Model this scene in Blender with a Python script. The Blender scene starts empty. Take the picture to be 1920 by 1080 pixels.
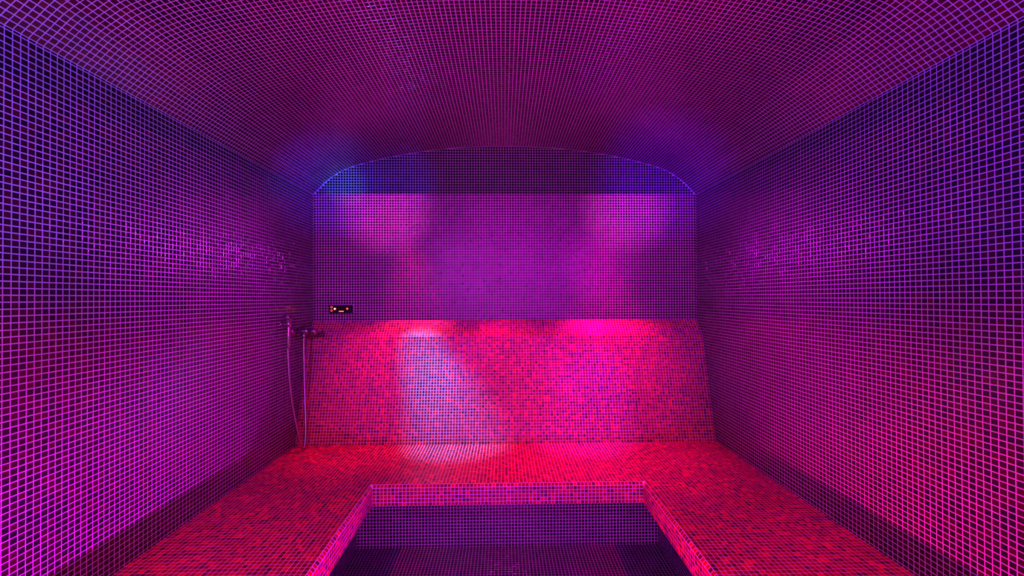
import bpy, bmesh, math, random
import numpy as np
from mathutils import Vector, Matrix

random.seed(7)
rng = np.random.default_rng(11)
scene = bpy.context.scene
C = scene.collection

# ------------------------------------------------------------------ dimensions
P = 0.0215                      # mosaic pitch
W = 1.548                       # half width of the room
BACK = 3.342                    # back wall
FRONT = -0.95                   # entrance wall, behind the camera
EYE = 1.672
SEAT = 0.601                    # bench top
LIP_Z = SEAT - 0.118            # underside of the bench lip
CH = 0.0152                     # chamfer of the bench edge
XL, XR, YL = -0.781, 0.781, 2.392      # inner edges of the bench
RXL, RXR, RY = -1.013, 1.013, 2.80     # set-back risers
SPRING = 2.515
LEDGE_TOP = (BACK, 1.4975)
LEDGE_BOT = (3.242, 1.3745)
REST_BOT = (3.046, SEAT)

# ------------------------------------------------------------------ camera
F_PX = 775.1
YAW, PITCH, ROLL = 0.01968, 0.00884, -0.00432       # slightly to the right, slightly up
AX_F = Vector((math.sin(YAW) * math.cos(PITCH), math.cos(YAW) * math.cos(PITCH), math.sin(PITCH)))
r0 = Vector((math.cos(YAW), -math.sin(YAW), 0)); u0 = r0.cross(AX_F)
AX_R = math.cos(ROLL) * r0 + math.sin(ROLL) * u0
AX_U = -math.sin(ROLL) * r0 + math.cos(ROLL) * u0
cam_d = bpy.data.cameras.new('camera')
cam = bpy.data.objects.new('camera', cam_d)
C.objects.link(cam)
cam_d.sensor_width = 36.0
cam_d.lens = F_PX / 1920 * 36.0
cam_d.shift_y = 12.2 / 1920                        # the lens is shifted a little to keep verticals upright
cam_d.clip_start = 0.02
cam.location = (-0.023, 0.0, EYE)
cam.rotation_euler = Matrix((AX_R, AX_U, -AX_F)).transposed().to_euler()
scene.camera = cam

# ------------------------------------------------------------------ world, exposure
world = bpy.data.worlds.new('world')
scene.world = world
world.use_nodes = True
world.node_tree.nodes['Background'].inputs[0].default_value = (0.0, 0.0, 0.0, 1)
world.node_tree.nodes['Background'].inputs[1].default_value = 0.0
vs = scene.view_settings
vs.view_transform = 'Standard'
vs.look = 'None'
vs.gamma = 1.0
vs.use_curve_mapping = False
vs.exposure = 0.0
try:
    scene.cycles.max_bounces = 6
    scene.cycles.diffuse_bounces = 4
    scene.cycles.glossy_bounces = 3
    scene.cycles.caustics_reflective = False
    scene.cycles.sample_clamp_indirect = 4.0
except Exception:
    pass

# ------------------------------------------------------------------ lamps of the room and added fill
def spot(name, loc, target, color, energy, angle, blend=1.0, radius=0.01):
    d = bpy.data.lights.new(name, 'SPOT')
    d.color = color; d.energy = energy
    d.spot_size = math.radians(angle); d.spot_blend = blend
    d.shadow_soft_size = radius
    o = bpy.data.objects.new(name, d); C.objects.link(o)
    o.location = loc
    v = Vector(target) - Vector(loc)
    o.rotation_euler = v.to_track_quat('-Z', 'Y').to_euler()
    return o

def lamp(name, loc, color, energy, radius=0.05):
    d = bpy.data.lights.new(name, 'POINT')
    d.color = color; d.energy = energy; d.shadow_soft_size = radius
    o = bpy.data.objects.new(name, d); C.objects.link(o)
    o.location = loc
    return o

MAGENTA = (1.0, 0.0, 0.75)
VIOLET = (0.85, 0.0, 1.0)
PINK = (1.0, 0.0, 0.38)
RED = (1.0, 0.0, 0.08)
BLUE = (0.10, 0.12, 1.0)

# added unseen spots behind the camera: wash the back wall up to the springing line
for x, tx, e in ((-0.95, -0.98, 900), (0.95, 0.98, 820)):
    spot('added_wash_spot', (x, -0.85, 2.2), (tx, BACK, 2.40), (1.0, 0.04, 0.72), e, 12, 1.0, 0.002)
for x in (-0.75, 0.75):
    spot('added_wash_spot', (x, -0.85, 2.2), (x * 1.25, BACK, 2.15), (0.85, 0.0, 0.85), 330, 42, 0.8, 0.002)
spot('added_wash_spot', (0.95, -0.85, 2.2), (0.80, BACK, 1.95), (1.0, 0.0, 0.75), 300, 11, 1.0, 0.002)
# vault lamps over the rear bench: red and pink pools, a cyan one and a violet one
spot('vault_and_fill_spot', (-1.0, 2.88, 2.69), (-1.08, 2.98, 1.0), RED, 200, 36, 1.0, 0.012)
spot('vault_and_fill_spot', (-0.15, 2.80, 2.85), (0.02, 2.82, 0.7), RED, 330, 48, 1.0, 0.012)
spot('vault_and_fill_spot', (1.0, 2.88, 2.69), (0.75, 2.98, 0.9), (1.0, 0.0, 0.20), 230, 56, 1.0, 0.012)
spot('vault_and_fill_spot', (-0.85, 3.08, 2.75), (-0.72, 3.25, 1.45), (1.0, 0.02, 0.12), 170, 34, 1.0, 0.012)
spot('vault_and_fill_spot', (0.85, 3.08, 2.75), (0.74, 3.25, 1.45), (1.0, 0.0, 0.30), 110, 34, 1.0, 0.012)
spot('vault_and_fill_spot', (-1.05, 2.55, 2.71), (-0.64, 3.16, 1.22), (0.0, 0.33, 1.0), 330, 18, 1.0, 0.012)
spot('vault_and_fill_spot', (-1.05, 2.55, 2.71), (-0.45, 3.04, 0.80), (0.0, 0.33, 1.0), 560, 23, 1.0, 0.012)
spot('vault_and_fill_spot', (1.05, 2.55, 2.71), (0.62, 3.06, 0.85), (0.20, 0.02, 1.0), 260, 24, 1.0, 0.012)
# added fill spots that cross over to the far half of the side walls
spot('vault_and_fill_spot', (0.9, 1.7, 2.73), (-W, 2.25, 1.50), (0.85, 0.0, 0.95), 180, 37, 1.0, 0.012)
spot('vault_and_fill_spot', (-0.9, 1.7, 2.73), (W, 2.25, 1.50), (0.85, 0.0, 0.90), 180, 37, 1.0, 0.012)
# added red fill spots over the side benches
spot('vault_and_fill_spot', (-1.0, 0.5, 2.69), (-1.1, 1.75, 0.6), (1.0, 0.0, 0.08), 190, 52, 1.0, 0.012)
spot('vault_and_fill_spot', (1.0, 0.5, 2.69), (1.1, 1.75, 0.6), (1.0, 0.0, 0.08), 190, 52, 1.0, 0.012)
# step lights in the bench risers: each side lights the opposite wall over the bench edge
for y in (0.75, 1.1, 1.45, 1.8, 2.15):
    k = 0.6 if y > 2 else 1.0
    kr = 0.35 if y < 1 else k
    spot('riser_light', (RXL + 0.02, y, 0.25), (W, y + 0.05, 0.82), (1.0, 0.0, 0.34), 125 * kr, 33, 1.0, 0.012)
    spot('riser_light', (RXR - 0.02, y, 0.25), (-W, y + 0.05, 0.82), (0.80, 0.0, 1.0), 150 * k, 33, 1.0, 0.012)
# added low violet fill on the entrance side, shining along the sunken channel
spot('channel_fill_spot', (0.0, -0.4, 0.42), (0.0, RY, 0.15), (0.70, 0.0, 1.0), 230, 64, 1.0, 0.03)
# added blue spots on the entrance side, aimed at the upper rear corners
spot('corner_fill_spot', (0.5, -0.8, 1.2), (-1.42, BACK, 2.60), (0.02, 0.03, 1.0), 1200, 12, 1.0, 0.01)
spot('corner_fill_spot', (0.5, -0.8, 1.25), (-1.30, BACK, 2.60), (0.02, 0.5, 1.0), 420, 5, 1.0, 0.01)
spot('corner_fill_spot', (-0.5, -0.8, 1.2), (1.28, BACK, 2.64), (0.12, 0.0, 1.0), 1100, 15, 1.0, 0.01)
spot('corner_fill_spot', (0.3, -0.8, 1.2), (-0.82, BACK, 2.64), (0.03, 0.02, 1.0), 520, 8, 1.0, 0.01)
# added blue fill on the entrance side: a soft one each side and a spot on the upper wall opposite
lamp('entrance_fill', (-0.8, -0.05, 2.15), (0.16, 0.10, 1.0), 60, 0.05)
lamp('entrance_fill', (0.8, -0.05, 2.15), (0.25, 0.01, 1.0), 46, 0.05)
spot('wall_fill_spot', (0.6, -0.6, 1.9), (-W, 1.25, 2.4), (0.05, 0.12, 1.0), 260, 40, 1.0, 0.02)
spot('wall_fill_spot', (-0.6, -0.6, 1.9), (W, 1.25, 2.4), (0.05, 0.03, 1.0), 200, 40, 1.0, 0.02)
# added magenta fill low in the entrance, and an upward one for the vault
lamp('entrance_fill', (0.0, -0.15, 1.1), (0.9, 0.0, 0.55), 26, 0.08)
spot('vault_fill_from_below', (0.0, -0.1, 0.15), (0.0, 1.45, 2.9), (0.95, 0.0, 0.55), 290, 66, 1.0, 0.03)

# ------------------------------------------------------------------ materials
def new_mat(name):
    m = bpy.data.materials.new(name); m.use_nodes = True
    nt = m.node_tree
    b = nt.nodes['Principled BSDF']
    return m, nt, b

def ramp_mat(name, stops, rough, single, spec=0.5, coat=0.0, ripple=0.4, fine=160):
    """mosaic tile: a few glass colours picked per tile, faint ripple"""
    m, nt, b = new_mat(name)
    if single:
        src = nt.nodes.new('ShaderNodeObjectInfo').outputs['Random']
    else:
        a = nt.nodes.new('ShaderNodeAttribute'); a.attribute_name = 'pick'
        src = a.outputs['Fac']
    r = nt.nodes.new('ShaderNodeValToRGB'); r.color_ramp.interpolation = 'LINEAR'
    els = r.color_ramp.elements
    while len(els) < len(stops): els.new(0.5)
    for e, (p, c) in zip(els, stops):
        e.position = p; e.color = (*c, 1)
    nt.links.new(src, r.inputs[0])
    g = nt.nodes.new('ShaderNodeNewGeometry')
    n = nt.nodes.new('ShaderNodeTexNoise'); n.inputs['Scale'].default_value = fine; n.inputs['Detail'].default_value = 1
    nt.links.new(g.outputs['Position'], n.inputs['Vector'])
    bp = nt.nodes.new('ShaderNodeBump'); bp.inputs['Strength'].default_value = ripple; bp.inputs['Distance'].default_value = 0.001
    nt.links.new(n.outputs['Fac'], bp.inputs['Height'])
    nt.links.new(bp.outputs[0], b.inputs['Normal'])
    nt.links.new(r.outputs[0], b.inputs['Base Color'])
    b.inputs['Roughness'].default_value = rough
    b.inputs['Specular IOR Level'].default_value = spec
    b.inputs['Coat Weight'].default_value = coat
    b.inputs['Coat Roughness'].default_value = 0.09
    nt.links.new(bp.outputs[0], b.inputs['Coat Normal'])
    return m

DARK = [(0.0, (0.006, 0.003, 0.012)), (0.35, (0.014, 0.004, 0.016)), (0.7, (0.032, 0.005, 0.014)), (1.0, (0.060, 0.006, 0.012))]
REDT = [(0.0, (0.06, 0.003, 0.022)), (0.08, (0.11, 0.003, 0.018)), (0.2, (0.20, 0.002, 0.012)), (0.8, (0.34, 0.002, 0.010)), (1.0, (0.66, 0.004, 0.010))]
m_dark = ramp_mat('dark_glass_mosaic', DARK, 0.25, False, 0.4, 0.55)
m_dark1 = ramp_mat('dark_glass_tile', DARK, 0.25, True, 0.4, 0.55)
m_back = ramp_mat('rippled_dark_glass_mosaic', DARK, 0.26, False, 0.24, 0.10, 0.9, 230)
m_red = ramp_mat('red_glass_mosaic', REDT, 0.38, False, 0.2, 0.06)
m_red1 = ramp_mat('red_glass_tile', REDT, 0.38, True, 0.2, 0.06)

def grout_mat(name, col):
    m, nt, b = new_mat(name)
    g = nt.nodes.new('ShaderNodeNewGeometry')
    n = nt.nodes.new('ShaderNodeTexNoise'); n.inputs['Scale'].default_value = 6; n.inputs['Detail'].default_value = 5
    nt.links.new(g.outputs['Position'], n.inputs['Vector'])
    r = nt.nodes.new('ShaderNodeValToRGB')
    r.color_ramp.elements[0].position = 0.3; r.color_ramp.elements[1].position = 0.7
    r.color_ramp.elements[0].color = (*[c * 0.85 for c in col], 1)
    r.color_ramp.elements[1].color = (*col, 1)
    nt.links.new(n.outputs['Fac'], r.inputs[0])
    nt.links.new(r.outputs[0], b.inputs['Base Color'])
    b.inputs['Roughness'].default_value = 0.8
    return m
m_grout = grout_mat('grey_grout', (0.62, 0.46, 0.62))

def plain(name, col, rough=0.5, metal=0.0, emit=None, es=0.0):
    m, nt, b = new_mat(name)
    b.inputs['Base Color'].default_value = (*col, 1)
    b.inputs['Roughness'].default_value = rough
    b.inputs['Metallic'].default_value = metal
    if emit:
        b.inputs['Emission Color'].default_value = (*emit, 1)
        b.inputs['Emission Strength'].default_value = es
    return m
m_chrome = plain('chrome', (0.55, 0.55, 0.60), 0.10, 1.0)
m_hose = plain('chromed_hose', (0.5, 0.5, 0.56), 0.25, 1.0)
m_black = plain('black_glass', (0.006, 0.006, 0.010), 0.12)
m_bezel = plain('black_plastic', (0.012, 0.012, 0.02), 0.35)
m_ring = plain('red_lit_ring', (0.1, 0.01, 0.01), 0.4, 0, (1.0, 0.10, 0.05), 1.4)
m_led = plain('red_led', (0.2, 0.02, 0.02), 0.4, 0, (1.0, 0.12, 0.10), 14.0)
m_led2 = plain('orange_led', (0.2, 0.05, 0.02), 0.4, 0, (1.0, 0.13, 0.02), 3.5)
m_halo = plain('red_lit_button', (0.1, 0.01, 0.01), 0.4, 0, (1.0, 0.01, 0.005), 0.45)
m_plaster = plain('grey_plaster', (0.25, 0.22, 0.25), 0.8)
m_doorframe = plain('steel_door_frame', (0.3, 0.3, 0.32), 0.35, 1.0)
m_doorglass = plain('lit_frosted_door_glass', (0.3, 0.3, 0.3), 0.5, 0, (0.70, 0.95, 1.0), 0.50)

# ------------------------------------------------------------------ helpers
def link_mesh(name, verts, faces, mat, parent=None, smooth=False):
    me = bpy.data.meshes.new(name)
    me.from_pydata([tuple(v) for v in verts], [], faces)
    me.validate(); me.update()
    if smooth:
        me.polygons.foreach_set('use_smooth', [True] * len(me.polygons))
    me.materials.append(mat)
    o = bpy.data.objects.new(name, me); C.objects.link(o)
    if parent: o.parent = parent
    return o

def bm_obj(name, bm, mat, parent=None, smooth=False):
    bmesh.ops.recalc_face_normals(bm, faces=bm.faces)
    me = bpy.data.meshes.new(name); bm.to_mesh(me); bm.free()
    if smooth:
        me.polygons.foreach_set('use_smooth', [True] * len(me.polygons))
    me.materials.append(mat)
    o = bpy.data.objects.new(name, me); C.objects.link(o)
    if parent: o.parent = parent
    return o

def box_bm(x0, x1, y0, y1, z0, z1, bm=None):
    bm = bm or bmesh.new()
    v = [bm.verts.new((x, y, z)) for x in (x0, x1) for y in (y0, y1) for z in (z0, z1)]
    for f in ((0,1,3,2),(4,6,7,5),(0,4,5,1),(2,3,7,6),(0,2,6,4),(1,5,7,3)):
        bm.faces.new([v[i] for i in f])
    return bm

def prism_bm(profile_yz, x0, x1):
    bm = bmesh.new()
    a = [bm.verts.new((x0, y, z)) for y, z in profile_yz]
    b = [bm.verts.new((x1, y, z)) for y, z in profile_yz]
    n = len(a)
    bm.faces.new(a); bm.faces.new(b[::-1])
    for i in range(n):
        bm.faces.new((a[i], b[i], b[(i+1) % n], a[(i+1) % n]))
    return bm

def struct(o):
    o['kind'] = 'structure'; return o

TILE_GAP = 0.0030               # joint width
RISE = 0.0010                   # tiles stand this much proud of the grout
BEV = 0.0008

def project(p):
    """pixel position and depth in the 1920 x 1080 frame"""
    d = p - np.array(cam.location)
    zc = d @ np.array(AX_F)
    z = np.where(zc > 0.05, zc, 0.05)
    return 960 + F_PX * (d @ np.array(AX_R)) / z, 552.2 - F_PX * (d @ np.array(AX_U)) / z, zc

def grid(origin, u, v, nu, nv):
    """cells of a flat panel: (nu*nv, 4, 3) corners, counter-clockwise seen from the tiled side (u x v = normal)"""
    o = np.array(origin, float); u = np.array(u, float) / nu; v = np.array(v, float) / nv
    i, j = np.meshgrid(np.arange(nu), np.arange(nv), indexing='ij')
    i = i.ravel()[:, None]; j = j.ravel()[:, None]
    a = o + i * u + j * v
    return np.stack([a, a + u, a + u + v, a + v], 1)

def grid_cut(corner, u, ub, v, vb):
    """cells between given cut lines along the unit directions u and v"""
    o = np.array(corner, float); u = np.array(u, float); v = np.array(v, float)
    i, j = np.meshgrid(np.arange(len(ub) - 1), np.arange(len(vb) - 1), indexing='ij')
    i = i.ravel(); j = j.ravel(); ub = np.array(ub); vb = np.array(vb)
    pt = lambda a, b: o + a[:, None] * u + b[:, None] * v
    return np.stack([pt(ub[i], vb[j]), pt(ub[i+1], vb[j]), pt(ub[i+1], vb[j+1]), pt(ub[i], vb[j+1])], 1)

def inset(q, d):
    """move each side of the (roughly rectangular) cells inwards by d"""
    e1 = q[:, 1] - q[:, 0]; e2 = q[:, 3] - q[:, 0]; e3 = q[:, 2] - q[:, 3]; e4 = q[:, 2] - q[:, 1]
    n = lambda a: a / np.maximum(np.linalg.norm(a, axis=1, keepdims=True), 1e-9)
    r = q.copy()
    r[:, 0] += d * (n(e1) + n(e2)); r[:, 1] += d * (-n(e1) + n(e4))
    r[:, 2] += d * (-n(e3) - n(e4)); r[:, 3] += d * (n(e3) - n(e2))
    return r

def tiles(q, parent, mat, mat1, n_single=0, name='mosaic_tiles', tilt=0.035, gap=TILE_GAP, pillow=False):
    """lays the cells with tiles: the n_single largest in the photograph as objects, the rest joined"""
    N = len(q)
    px, py, zc = project(q.reshape(-1, 3))
    px = px.reshape(N, 4); py = py.reshape(N, 4); zc = zc.reshape(N, 4)
    area = 0.5 * np.abs((px[:, 2] - px[:, 0]) * (py[:, 3] - py[:, 1]) - (px[:, 3] - px[:, 1]) * (py[:, 2] - py[:, 0]))
    vis = (zc.min(1) > 0.3) & (px.min(1) > -2) & (px.max(1) < 1922) & (py.min(1) > -2) & (py.max(1) < 1082)
    area = np.where(vis, area, 0)
    single = np.zeros(N, bool)
    if n_single:
        order = np.argsort(-area)[:n_single]
        single[order[area[order] > 0]] = True
    nrm = np.cross(q[:, 1] - q[:, 0], q[:, 3] - q[:, 0])
    nrm /= np.maximum(np.linalg.norm(nrm, axis=1, keepdims=True), 1e-12)
    # --- the joined mass
    s = q[~single]; sn = nrm[~single]; M = len(s)
    base = inset(s, gap / 2) - sn[:, None] * 0.0006
    top = inset(s, gap / 2 + BEV)
    tx = rng.normal(0, tilt * 0.45, (M, 1)); ty = rng.normal(0, tilt * 0.45, (M, 1))
    su = np.array([[-1, 1, 1, -1]]) * P / 2; sv = np.array([[-1, -1, 1, 1]]) * P / 2
    h = RISE + np.clip(tx * su + ty * sv, -0.0008, 0.0015)
    top = top + sn[:, None] * h[..., None]
    verts = np.concatenate([base, top], 1).reshape(-1, 3)
    k = (np.arange(M) * 8)[:, None, None]
    fpat = np.array([[4,5,6,7],[0,1,5,4],[1,2,6,5],[2,3,7,6],[3,0,4,7]])[None]
    idx = (k + fpat).reshape(-1)
    me = bpy.data.meshes.new(name)
    me.vertices.add(len(verts)); me.vertices.foreach_set('co', verts.astype(np.float32).ravel())
    me.loops.add(len(idx)); me.loops.foreach_set('vertex_index', idx.astype(np.int32))
    nf = M * 5
    me.polygons.add(nf); me.polygons.foreach_set('loop_start', (np.arange(nf) * 4).astype(np.int32))
    me.update(calc_edges=True)
    me.polygons.foreach_set('use_smooth', np.full(nf, pillow))
    at = me.attributes.new('pick', 'FLOAT', 'FACE')
    at.data.foreach_set('value', np.repeat(rng.random(M), 5).astype(np.float32))
    me.materials.append(mat)
    o = bpy.data.objects.new(name, me); C.objects.link(o); o.parent = parent
    o['kind'] = 'stuff'
    # --- single tiles share one mesh
    if single.any():
        t = q[single]; tn = nrm[single]
        lu = np.linalg.norm(t[:, 1] - t[:, 0], axis=1); lv = np.linalg.norm(t[:, 3] - t[:, 0], axis=1)
        mu, mv = float(np.median(lu)), float(np.median(lv))
        a, b = (mu - gap) / 2, (mv - gap) / 2
        vv = [(-a,-b,-0.0006),(a,-b,-0.0006),(a,b,-0.0006),(-a,b,-0.0006),
              (-a+BEV,-b+BEV,RISE),(a-BEV,-b+BEV,RISE),(a-BEV,b-BEV,RISE),(-a+BEV,b-BEV,RISE)]
        tm = bpy.data.meshes.new('tile')
        tm.from_pydata(vv, [], [(4,5,6,7),(0,1,5,4),(1,2,6,5),(2,3,7,6),(3,0,4,7),(3,2,1,0)])
        tm.materials.append(mat1)
        ctr = t.mean(1)
        for i in range(len(t)):
            ux = Vector(t[i, 1] - t[i, 0]).normalized(); nz = Vector(tn[i]); uy = nz.cross(ux)
            R = Matrix((ux, uy, nz)).transposed()
            R = R @ Matrix.Rotation(random.gauss(0, tilt * 0.45), 3, 'X') @ Matrix.Rotation(random.gauss(0, tilt * 0.45), 3, 'Y')
            to = bpy.data.objects.new('tile', tm); C.objects.link(to)
            to.parent = parent
            to.matrix_local = Matrix.Translation(Vector(ctr[i])) @ R.to_4x4()
    return o

def cells(length):
    return max(1, int(round(length / P)))

# ------------------------------------------------------------------ vault curve
pts = [(-1.548, SPRING), (-1.503, EYE + .890), (-1.452, EYE + .943), (-1.395, EYE + .985), (-1.325, EYE + 1.029), (-1.200, EYE + 1.077), (-1.045, EYE + 1.1175),
       (-.900, EYE + 1.149), (-.687, EYE + 1.186), (-.428, EYE + 1.216), (-.21, EYE + 1.228), (0, EYE + 1.231)]
pts = pts + [(-x, z) for x, z in pts[-2::-1]]
pts = np.array(pts)
def catmull(p, n=24):
    e = np.vstack([2 * p[0] - p[1], p, 2 * p[-1] - p[-2]])
    out = []
    for i in range(1, len(e) - 2):
        t = np.linspace(0, 1, n, endpoint=False)[:, None]
        a, b, c, d = e[i-1], e[i], e[i+1], e[i+2]
        out.append(0.5 * (2*b + (c-a)*t + (2*a-5*b+4*c-d)*t**2 + (-a+3*b-3*c+d)*t**3))
    return np.vstack(out + [p[-1:]])
curve = catmull(pts)
seg = np.r_[0, np.cumsum(np.linalg.norm(np.diff(curve, axis=0), axis=1))]
NARC = cells(seg[-1])
ss = np.linspace(0, seg[-1], NARC + 1)
arc = np.stack([np.interp(ss, seg, curve[:, 0]), np.interp(ss, seg, curve[:, 1])], 1)
vault_z = lambda x: np.interp(x, curve[:, 0], curve[:, 1])

# ------------------------------------------------------------------ the shell
T = 0.12
floor = struct(bm_obj('floor', box_bm(-W - T, W + T, FRONT - T, BACK + T, -T, 0), m_grout))
wall_left = struct(bm_obj('wall_left', box_bm(-W - T, -W, FRONT, BACK, 0, SPRING), m_grout))
wall_right = struct(bm_obj('wall_right', box_bm(W, W + T, FRONT, BACK, 0, SPRING), m_grout))
def arch_wall(y0, y1):
    prof = [(-W - T, 0), (W + T, 0), (W + T, SPRING)] + [(x, z) for x, z in arc[::-1]] + [(-W - T, SPRING)]
    bm = bmesh.new()
    a = [bm.verts.new((x, y0, z)) for x, z in prof]; b = [bm.verts.new((x, y1, z)) for x, z in prof]
    bm.faces.new(a); bm.faces.new(b[::-1])
    for i in range(len(a)):
        j = (i + 1) % len(a); bm.faces.new((a[i], b[i], b[j], a[j]))
    return bm
wall_back = struct(bm_obj('wall_back', arch_wall(BACK, BACK + T), m_grout))
wall_front = struct(bm_obj('wall_front', arch_wall(FRONT - T, FRONT), m_plaster))
# vault shell
bm = bmesh.new()
inner = [(x, z) for x, z in arc]; outer = [(-W - T, SPRING)] + [(x, z + T) for x, z in arc] + [(W + T, SPRING)]
ring = inner + outer[::-1]
a = [bm.verts.new((x, FRONT - T, z)) for x, z in ring]; b = [bm.verts.new((x, BACK + T, z)) for x, z in ring]
for i in range(len(a)):
    j = (i + 1) % len(a); bm.faces.new((a[i], b[i], b[j], a[j]))
ceiling = struct(bm_obj('ceiling', bm, m_grout))

YB = BACK - 0.0118                             # a cut column of tiles closes the grid at the back wall
TF = YB - 168 * P                              # mosaic is laid from here to the back wall
yl_cut = list(TF + np.arange(169) * P) + [BACK]
zl_cut = [SEAT] + list(SEAT + 0.0118 + np.arange(89) * P) + [SPRING]
# left wall: normal +x, u = +y, v = +z
tiles(grid_cut((-W, 0, 0), (0, 1, 0), yl_cut, (0, 0, 1), zl_cut), wall_left, m_dark, m_dark1, 300)
# right wall: normal -x, u = -y, v = +z
tiles(grid_cut((W, 0, 0), (0, -1, 0), [-y for y in yl_cut[::-1]], (0, 0, 1), zl_cut), wall_right, m_dark, m_dark1, 300)
# back wall, normal -y : u = +x, v = +z
NX = cells(2 * W)
low = grid((-W, BACK, LEDGE_TOP[1]), (2 * W, 0, 0), (0, 0, SPRING - LEDGE_TOP[1]), NX, cells(SPRING - LEDGE_TOP[1]))
up = grid((-W, BACK, SPRING), (2 * W, 0, 0), (0, 0, P * 19), NX, 19)
zc4 = vault_z(up[:, :, 0]) - 0.001
up[:, :, 2] = np.minimum(up[:, :, 2], zc4)
hts = np.minimum(up[:, 2, 2] - up[:, 1, 2], up[:, 3, 2] - up[:, 0, 2])
up = up[hts > 0.0045]
# opening for the control panel
PX0, PX1, PZ0, PZ1 = -1.419, -1.229, EYE - .114, EYE - .047
cc = low.mean(1)
low = low[~((cc[:, 0] > PX0) & (cc[:, 0] < PX1) & (cc[:, 2] > PZ0 + .003) & (cc[:, 2] < PZ1 - .003))]
tiles(np.concatenate([low, up]), wall_back, m_back, m_dark1, 0, tilt=0.03)
# vault: u = +y, v along arc; normal must point down/inwards : going left to right, u x v with v = +x -> y x x = -z
q = []
ys = np.array(yl_cut)
ny = len(ys) - 1
for k in range(NARC):
    (x0, z0), (x1, z1) = arc[k], arc[k + 1]
    c = np.zeros((ny, 4, 3))
    c[:, 0] = np.stack([np.full(ny, x0), ys[:-1], np.full(ny, z0)], 1)
    c[:, 1] = np.stack([np.full(ny, x0), ys[1:], np.full(ny, z0)], 1)
    c[:, 2] = np.stack([np.full(ny, x1), ys[1:], np.full(ny, z1)], 1)
    c[:, 3] = np.stack([np.full(ny, x1), ys[:-1], np.full(ny, z1)], 1)
    q.append(c)
tiles(np.concatenate(q), ceiling, m_dark, m_dark1, 300)
# floor of the sunken channel
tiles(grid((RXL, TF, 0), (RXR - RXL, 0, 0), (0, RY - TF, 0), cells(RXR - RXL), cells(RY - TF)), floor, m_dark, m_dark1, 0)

# slab added to cut off the wash; door below it (behind the camera)
cutoff_slab = struct(bm_obj('added_cutoff_slab', box_bm(-W, W, FRONT, -0.10, 2.2564, 2.36), m_plaster))
door = struct(bm_obj('door_1', box_bm(-0.42, 0.42, FRONT, FRONT + 0.03, 0.1, 2.1), m_doorglass))
bm = box_bm(-0.48, -0.42, FRONT, FRONT + 0.05, 0, 2.16); box_bm(0.42, 0.48, FRONT, FRONT + 0.05, 0, 2.16, bm)
box_bm(-0.42, 0.42, FRONT, FRONT + 0.05, 2.1, 2.16, bm); box_bm(-0.42, 0.42, FRONT, FRONT + 0.05, 0, 0.1, bm)
bm_obj('door_frame', bm, m_doorframe, door)

# ------------------------------------------------------------------ the bench
bench = bpy.data.objects.new('mosaic_bench', None); C.objects.link(bench)
bench['label'] = 'U-shaped built-in bench clad in red mosaic with a reclined backrest'
bench['category'] = 'bench'
bench.empty_display_size = 0.2

def u_solid(xl, xr, yl, z0, z1, ch=0.0):
    f, k, w = FRONT + 0.0005, BACK - 0.0005, W - 0.0005
    out = lambda c: [(-w, f), (-w, k), (w, k), (w, f), (xr + c, f), (xr + c, yl + c), (xl - c, yl + c), (xl - c, f)]
    bm = bmesh.new()
    loops = [[bm.verts.new((x, y, z0)) for x, y in out(0)]]
    if ch:
        loops.append([bm.verts.new((x, y, z1 - ch)) for x, y in out(0)])
    loops.append([bm.verts.new((x, y, z1)) for x, y in out(ch)])
    for A, B in zip(loops, loops[1:]):
        for i in range(8):
            j = (i + 1) % 8; bm.faces.new((A[i], A[j], B[j], B[i]))
    for L, rev in ((loops[0], True), (loops[-1], False)):
        for idx in ((0, 7, 6, 1), (1, 6, 5, 2), (2, 5, 4, 3)):
            f = [L[i] for i in idx]
            bm.faces.new(f[::-1] if rev else f)
    return bm
seat = bm_obj('seat', u_solid(XL, XR, YL, LIP_Z, SEAT, CH), m_grout, bench)
riser = bm_obj('riser', u_solid(RXL, RXR, RY, 0, LIP_Z), m_grout, bench)
rest = bm_obj('backrest', prism_bm([REST_BOT, LEDGE_BOT, (BACK - 0.0005, LEDGE_TOP[1]), (BACK - 0.0005, SEAT)], -W + 0.0027, W - 0.0027), m_grout, bench)
lipo = bm_obj('seat_edge', box_bm(XL + 0.001, XR - 0.001, YL + 0.002, YL + 0.012, LIP_Z + 0.002, SEAT - CH - 0.002), m_grout, bench)

# seat tiles: rear strip and two side strips
nlx, nrx = cells(W + XL - CH), cells(W - XR - CH)
ylc = YL + CH
rear = grid((-W, ylc, SEAT), (2 * W, 0, 0), (0, REST_BOT[0] - ylc, 0), NX, cells(REST_BOT[0] - ylc))
sl = grid((-W, TF, SEAT), (W + XL - CH, 0, 0), (0, ylc - TF, 0), nlx, cells(ylc - TF))
sr = grid((XR + CH, TF, SEAT), (W - XR - CH, 0, 0), (0, ylc - TF, 0), nrx, cells(ylc - TF))
tiles(np.concatenate([rear, sl, sr]), seat, m_red, m_red1, 300)
# lip tiles: chamfer row and five rows on the face
E = []
nl = cells(YL - TF)
s2 = CH
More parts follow.
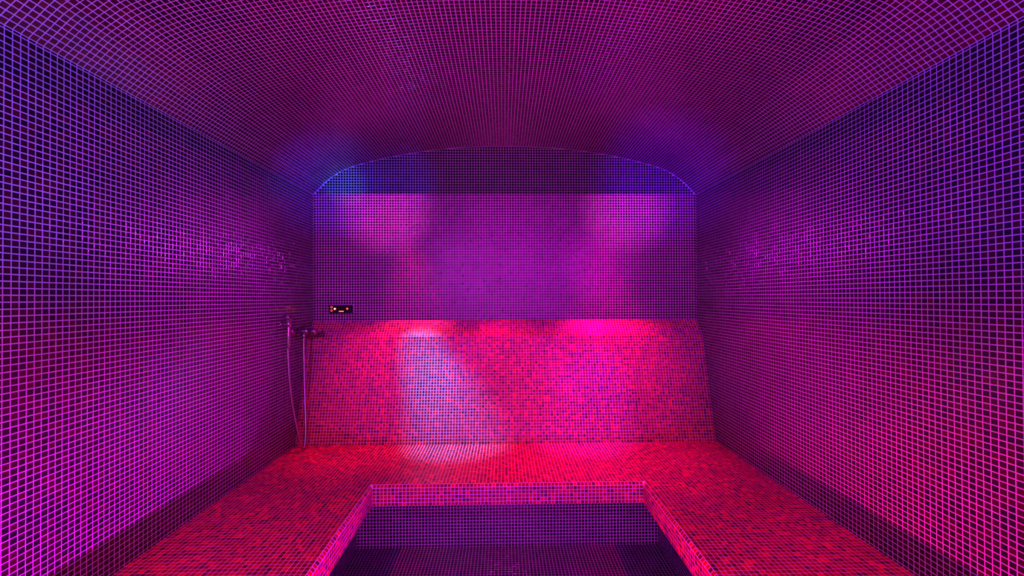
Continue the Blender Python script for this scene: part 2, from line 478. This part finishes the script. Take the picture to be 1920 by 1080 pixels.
# rear face (normal -y), left inner face (normal +x), right inner face (normal -x)
E.append(grid((XL, YL, LIP_Z), (XR - XL, 0, 0), (0, 0, SEAT - CH - LIP_Z), cells(XR - XL), 5))
E.append(grid((XL, YL, SEAT - CH), (XR - XL, 0, 0), (0, CH, CH), cells(XR - XL), 1))
E.append(grid((XL, TF, LIP_Z), (0, YL - TF, 0), (0, 0, SEAT - CH - LIP_Z), nl, 5))
E.append(grid((XL, TF, SEAT - CH), (0, YL - TF, 0), (-CH, 0, CH), nl, 1))
E.append(grid((XR, YL, LIP_Z), (0, -(YL - TF), 0), (0, 0, SEAT - CH - LIP_Z), nl, 5))
E.append(grid((XR, YL, SEAT - CH), (0, -(YL - TF), 0), (CH, 0, CH), nl, 1))
tiles(np.concatenate(E), lipo, m_red, m_red1, 300, name='edge_mosaic_tiles', tilt=0.05)
# riser tiles
nh = cells(LIP_Z)
R = [grid((RXL, RY, 0), (RXR - RXL, 0, 0), (0, 0, LIP_Z), cells(RXR - RXL), nh),
     grid((RXL, TF, 0), (0, RY - TF, 0), (0, 0, LIP_Z), cells(RY - TF), nh),
     grid((RXR, RY, 0), (0, -(RY - TF), 0), (0, 0, LIP_Z), cells(RY - TF), nh)]
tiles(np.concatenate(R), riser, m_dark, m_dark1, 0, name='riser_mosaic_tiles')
# backrest tiles
WR = W - 0.0027
b1 = grid((-WR, *REST_BOT), (2 * WR, 0, 0), (0, LEDGE_BOT[0] - REST_BOT[0], LEDGE_BOT[1] - REST_BOT[1]), NX, 37)
b2 = grid((-WR, *LEDGE_BOT), (2 * WR, 0, 0), (0, LEDGE_TOP[0] - LEDGE_BOT[0], LEDGE_TOP[1] - LEDGE_BOT[1]), NX, 7)
tiles(np.concatenate([b1, b2]), rest, m_red, m_red1, 0, name='backrest_mosaic_tiles', tilt=0.05)

# ------------------------------------------------------------------ control panel
def empty(name, loc, label, cat):
    o = bpy.data.objects.new(name, None); C.objects.link(o)
    o.location = loc; o['label'] = label; o['category'] = cat; o.empty_display_size = 0.05
    return o

def bevel_box(name, cx, cy, cz, sx, sy, sz, mat, parent, bev):
    bm = box_bm(cx - sx/2, cx + sx/2, cy - sy/2, cy + sy/2, cz - sz/2, cz + sz/2)
    bmesh.ops.recalc_face_normals(bm, faces=bm.faces)
    bmesh.ops.bevel(bm, geom=bm.edges[:], offset=bev, segments=2, affect='EDGES', profile=0.5)
    return bm_obj(name, bm, mat, parent)

def disc(name, x, z, y0, y1, r, mat, parent, hole=0.0, n=24):
    """short cylinder or ring with its axis along y"""
    bm = bmesh.new()
    o0 = [bm.verts.new((x + r*math.cos(2*math.pi*i/n), y0, z + r*math.sin(2*math.pi*i/n))) for i in range(n)]
    o1 = [bm.verts.new((v.co.x, y1, v.co.z)) for v in o0]
    if hole:
        i0 = [bm.verts.new((x + hole*math.cos(2*math.pi*i/n), y0, z + hole*math.sin(2*math.pi*i/n))) for i in range(n)]
        i1 = [bm.verts.new((v.co.x, y1, v.co.z)) for v in i0]
        for i in range(n):
            j = (i + 1) % n
            bm.faces.new((o0[i], o0[j], o1[j], o1[i])); bm.faces.new((i0[j], i0[i], i1[i], i1[j]))
            bm.faces.new((o0[i], i0[i], i0[j], o0[j])); bm.faces.new((o1[j], i1[j], i1[i], o1[i]))
    else:
        bm.faces.new(o0); bm.faces.new(o1[::-1])
        for i in range(n):
            j = (i + 1) % n; bm.faces.new((o0[i], o0[j], o1[j], o1[i]))
    return bm_obj(name, bm, mat, parent)

pcx, pcz = (PX0 + PX1) / 2, (PZ0 + PZ1) / 2
panel = empty('control_panel', (pcx, BACK, pcz), 'small black control panel with glowing red buttons set in the back wall', 'control panel')
pw, ph = PX1 - PX0, PZ1 - PZ0
bevel_box('housing', 0, -0.003, 0, pw, 0.014, ph, m_bezel, panel, 0.002)
bevel_box('glass_front', 0, -0.0105, 0, pw - 0.008, 0.003, ph - 0.008, m_black, panel, 0.001)
yf0, yf1 = -0.0118, -0.0132
for dz in (0.0145, -0.0125):
    disc('button_ring', -0.075, dz, yf0, yf1, 0.0085, m_ring, panel, 0.0050)
h1 = disc('lit_button', -0.049, 0.001, yf0, yf1, 0.0115, m_halo, panel)
disc('lamp', -0.049, 0.001, yf1 + 0.0003, yf1 - 0.0012, 0.0062, m_led, h1)
h2 = disc('lit_button', 0.049, 0.002, yf0, yf1, 0.0105, m_halo, panel)
disc('lamp', 0.049, 0.002, yf1 + 0.0003, yf1 - 0.0012, 0.0052, m_led2, h2)
for i in range(4):
    bevel_box('display_segment', -0.0125 + i * 0.0095, -0.0124, -0.019, 0.0078, 0.0016, 0.0075, m_led2, panel, 0.0005)

# ------------------------------------------------------------------ shower on the left wall
def tube(name, path, radii, mat, parent, n=14, cap=True):
    """swept round tube through a polyline with one radius per point"""
    p = [Vector(v) for v in path]
    bm = bmesh.new(); rings = []
    t0 = (p[1] - p[0]).normalized()
    ref = Vector((0, 0, 1)) if abs(t0.z) < 0.9 else Vector((0, 1, 0))
    nrm = t0.cross(ref).normalized()
    for i, c in enumerate(p):
        t = (p[min(i + 1, len(p) - 1)] - p[max(i - 1, 0)]).normalized()
        nrm = (nrm - t * nrm.dot(t)).normalized()
        bn = t.cross(nrm)
        r = radii[i]
        rings.append([bm.verts.new(c + nrm * (r * math.cos(2*math.pi*k/n)) + bn * (r * math.sin(2*math.pi*k/n))) for k in range(n)])
    for A, B in zip(rings, rings[1:]):
        for k in range(n):
            j = (k + 1) % n; bm.faces.new((A[k], A[j], B[j], B[k]))
    if cap:
        bm.faces.new(rings[0]); bm.faces.new(rings[-1][::-1])
    return bm_obj(name, bm, mat, parent, smooth=False if n < 8 else True)

def spline(pts, n=16):
    p = np.array(pts, float)
    return catmull(p, n)

MY, MZ = 3.025, EYE - 0.2324       # mixer position on the left wall
shower = empty('hand_shower_set', (-W, MY, MZ), 'chrome shower mixer with hand shower and looping hose on the left wall', 'shower')
rel = lambda x, y, z: (x + W, y - MY, z - MZ)
# wall flange and mixer body pointing into the room
tube('wall_flange', [rel(-W - .002, MY, MZ), rel(-W + .004, MY, MZ), rel(-W + .012, MY, MZ), rel(-W + .013, MY, MZ)], [.030, .030, .022, .020], m_chrome, shower, 24)
tube('mixer_body', [rel(-W + .010, MY, MZ), rel(-W + .028, MY, MZ), rel(-W + .030, MY, MZ), rel(-W + .110, MY, MZ), rel(-W + .112, MY, MZ)],
     [.017, .017, .023, .023, .021], m_chrome, shower, 24)
lev = tube('mixer_handle', [rel(-W + .114, MY, MZ), rel(-W + .116, MY, MZ), rel(-W + .158, MY, MZ), rel(-W + .162, MY, MZ)], [.021, .0245, .0245, .022], m_chrome, shower, 24)
tube('lever_pin', [rel(-W + .140, MY, MZ + .02), rel(-W + .140, MY - .004, MZ + .036)], [.004, .0045], m_chrome, lev, 10)
tube('hose_outlet', [rel(-W + .075, MY, MZ - .016), rel(-W + .075, MY, MZ - .034), rel(-W + .075, MY, MZ - .052)], [.012, .012, .010], m_chrome, shower, 16)
# holder and hand shower
HY, HZ = 2.868, EYE - 0.172
tube('holder_flange', [rel(-W - .002, HY, HZ), rel(-W + .006, HY, HZ), rel(-W + .009, HY, HZ)], [.022, .022, .017], m_chrome, shower, 20)
tube('holder_arm', [rel(-W + .006, HY, HZ), rel(-W + .040, HY, HZ)], [.011, .010], m_chrome, shower, 14)
tube('holder_clip', [rel(-W + .046, HY, HZ - .020), rel(-W + .046, HY, HZ - .018), rel(-W + .048, HY, HZ + .018), rel(-W + .048, HY, HZ + .020)], [.016, .019, .020, .017], m_chrome, shower, 18)
hs = tube('hand_shower', [rel(-W + .044, HY - .002, HZ - .165), rel(-W + .045, HY - .002, HZ - .150), rel(-W + .046, HY, HZ - .06), rel(-W + .047, HY, HZ),
          rel(-W + .047, HY - .002, HZ + .020), rel(-W + .046, HY - .005, HZ + .036), rel(-W + .046, HY - .008, HZ + .044)],
          [.009, .012, .0135, .0135, .0135, .0135, .012], m_chrome, shower, 18)
hc = Vector((-W + .046, HY - .008, HZ + .045)); ha = Vector((.65, .40, .62)).normalized()
tube('spray_head', [rel(*(hc + ha * t)) for t in (-.011, -.008, .006, .009, .0095)], [.024, .030, .033, .031, .026], m_chrome, hs, 24)
# hose: from the outlet down in a loop and up to the handle
hp = [(-W + .075, MY, MZ - .050), (-W + .075, MY, MZ - .12), (-W + .080, MY - .003, MZ - .30), (-W + .088, MY - .008, MZ - .52), (-W + .098, MY - .020, MZ - .70),
      (-W + .105, MY - .045, MZ - .798), (-W + .107, MY - .075, MZ - .824), (-W + .100, MY - .096, MZ - .790), (-W + .086, MY - .112, MZ - .69),
      (-W + .062, MY - .136, MZ - .50), (-W + .050, MY - .152, MZ - .32), (-W + .045, MY - .159, MZ - .18), (-W + .044, HY - .002, HZ - .160)]
path = spline([rel(*h) for h in hp], 26)
rad = [0.0082 + (0.0006 if i % 2 else 0.0) for i in range(len(path))]
tube('hose', [tuple(v) for v in path], rad, m_hose, shower, 12)
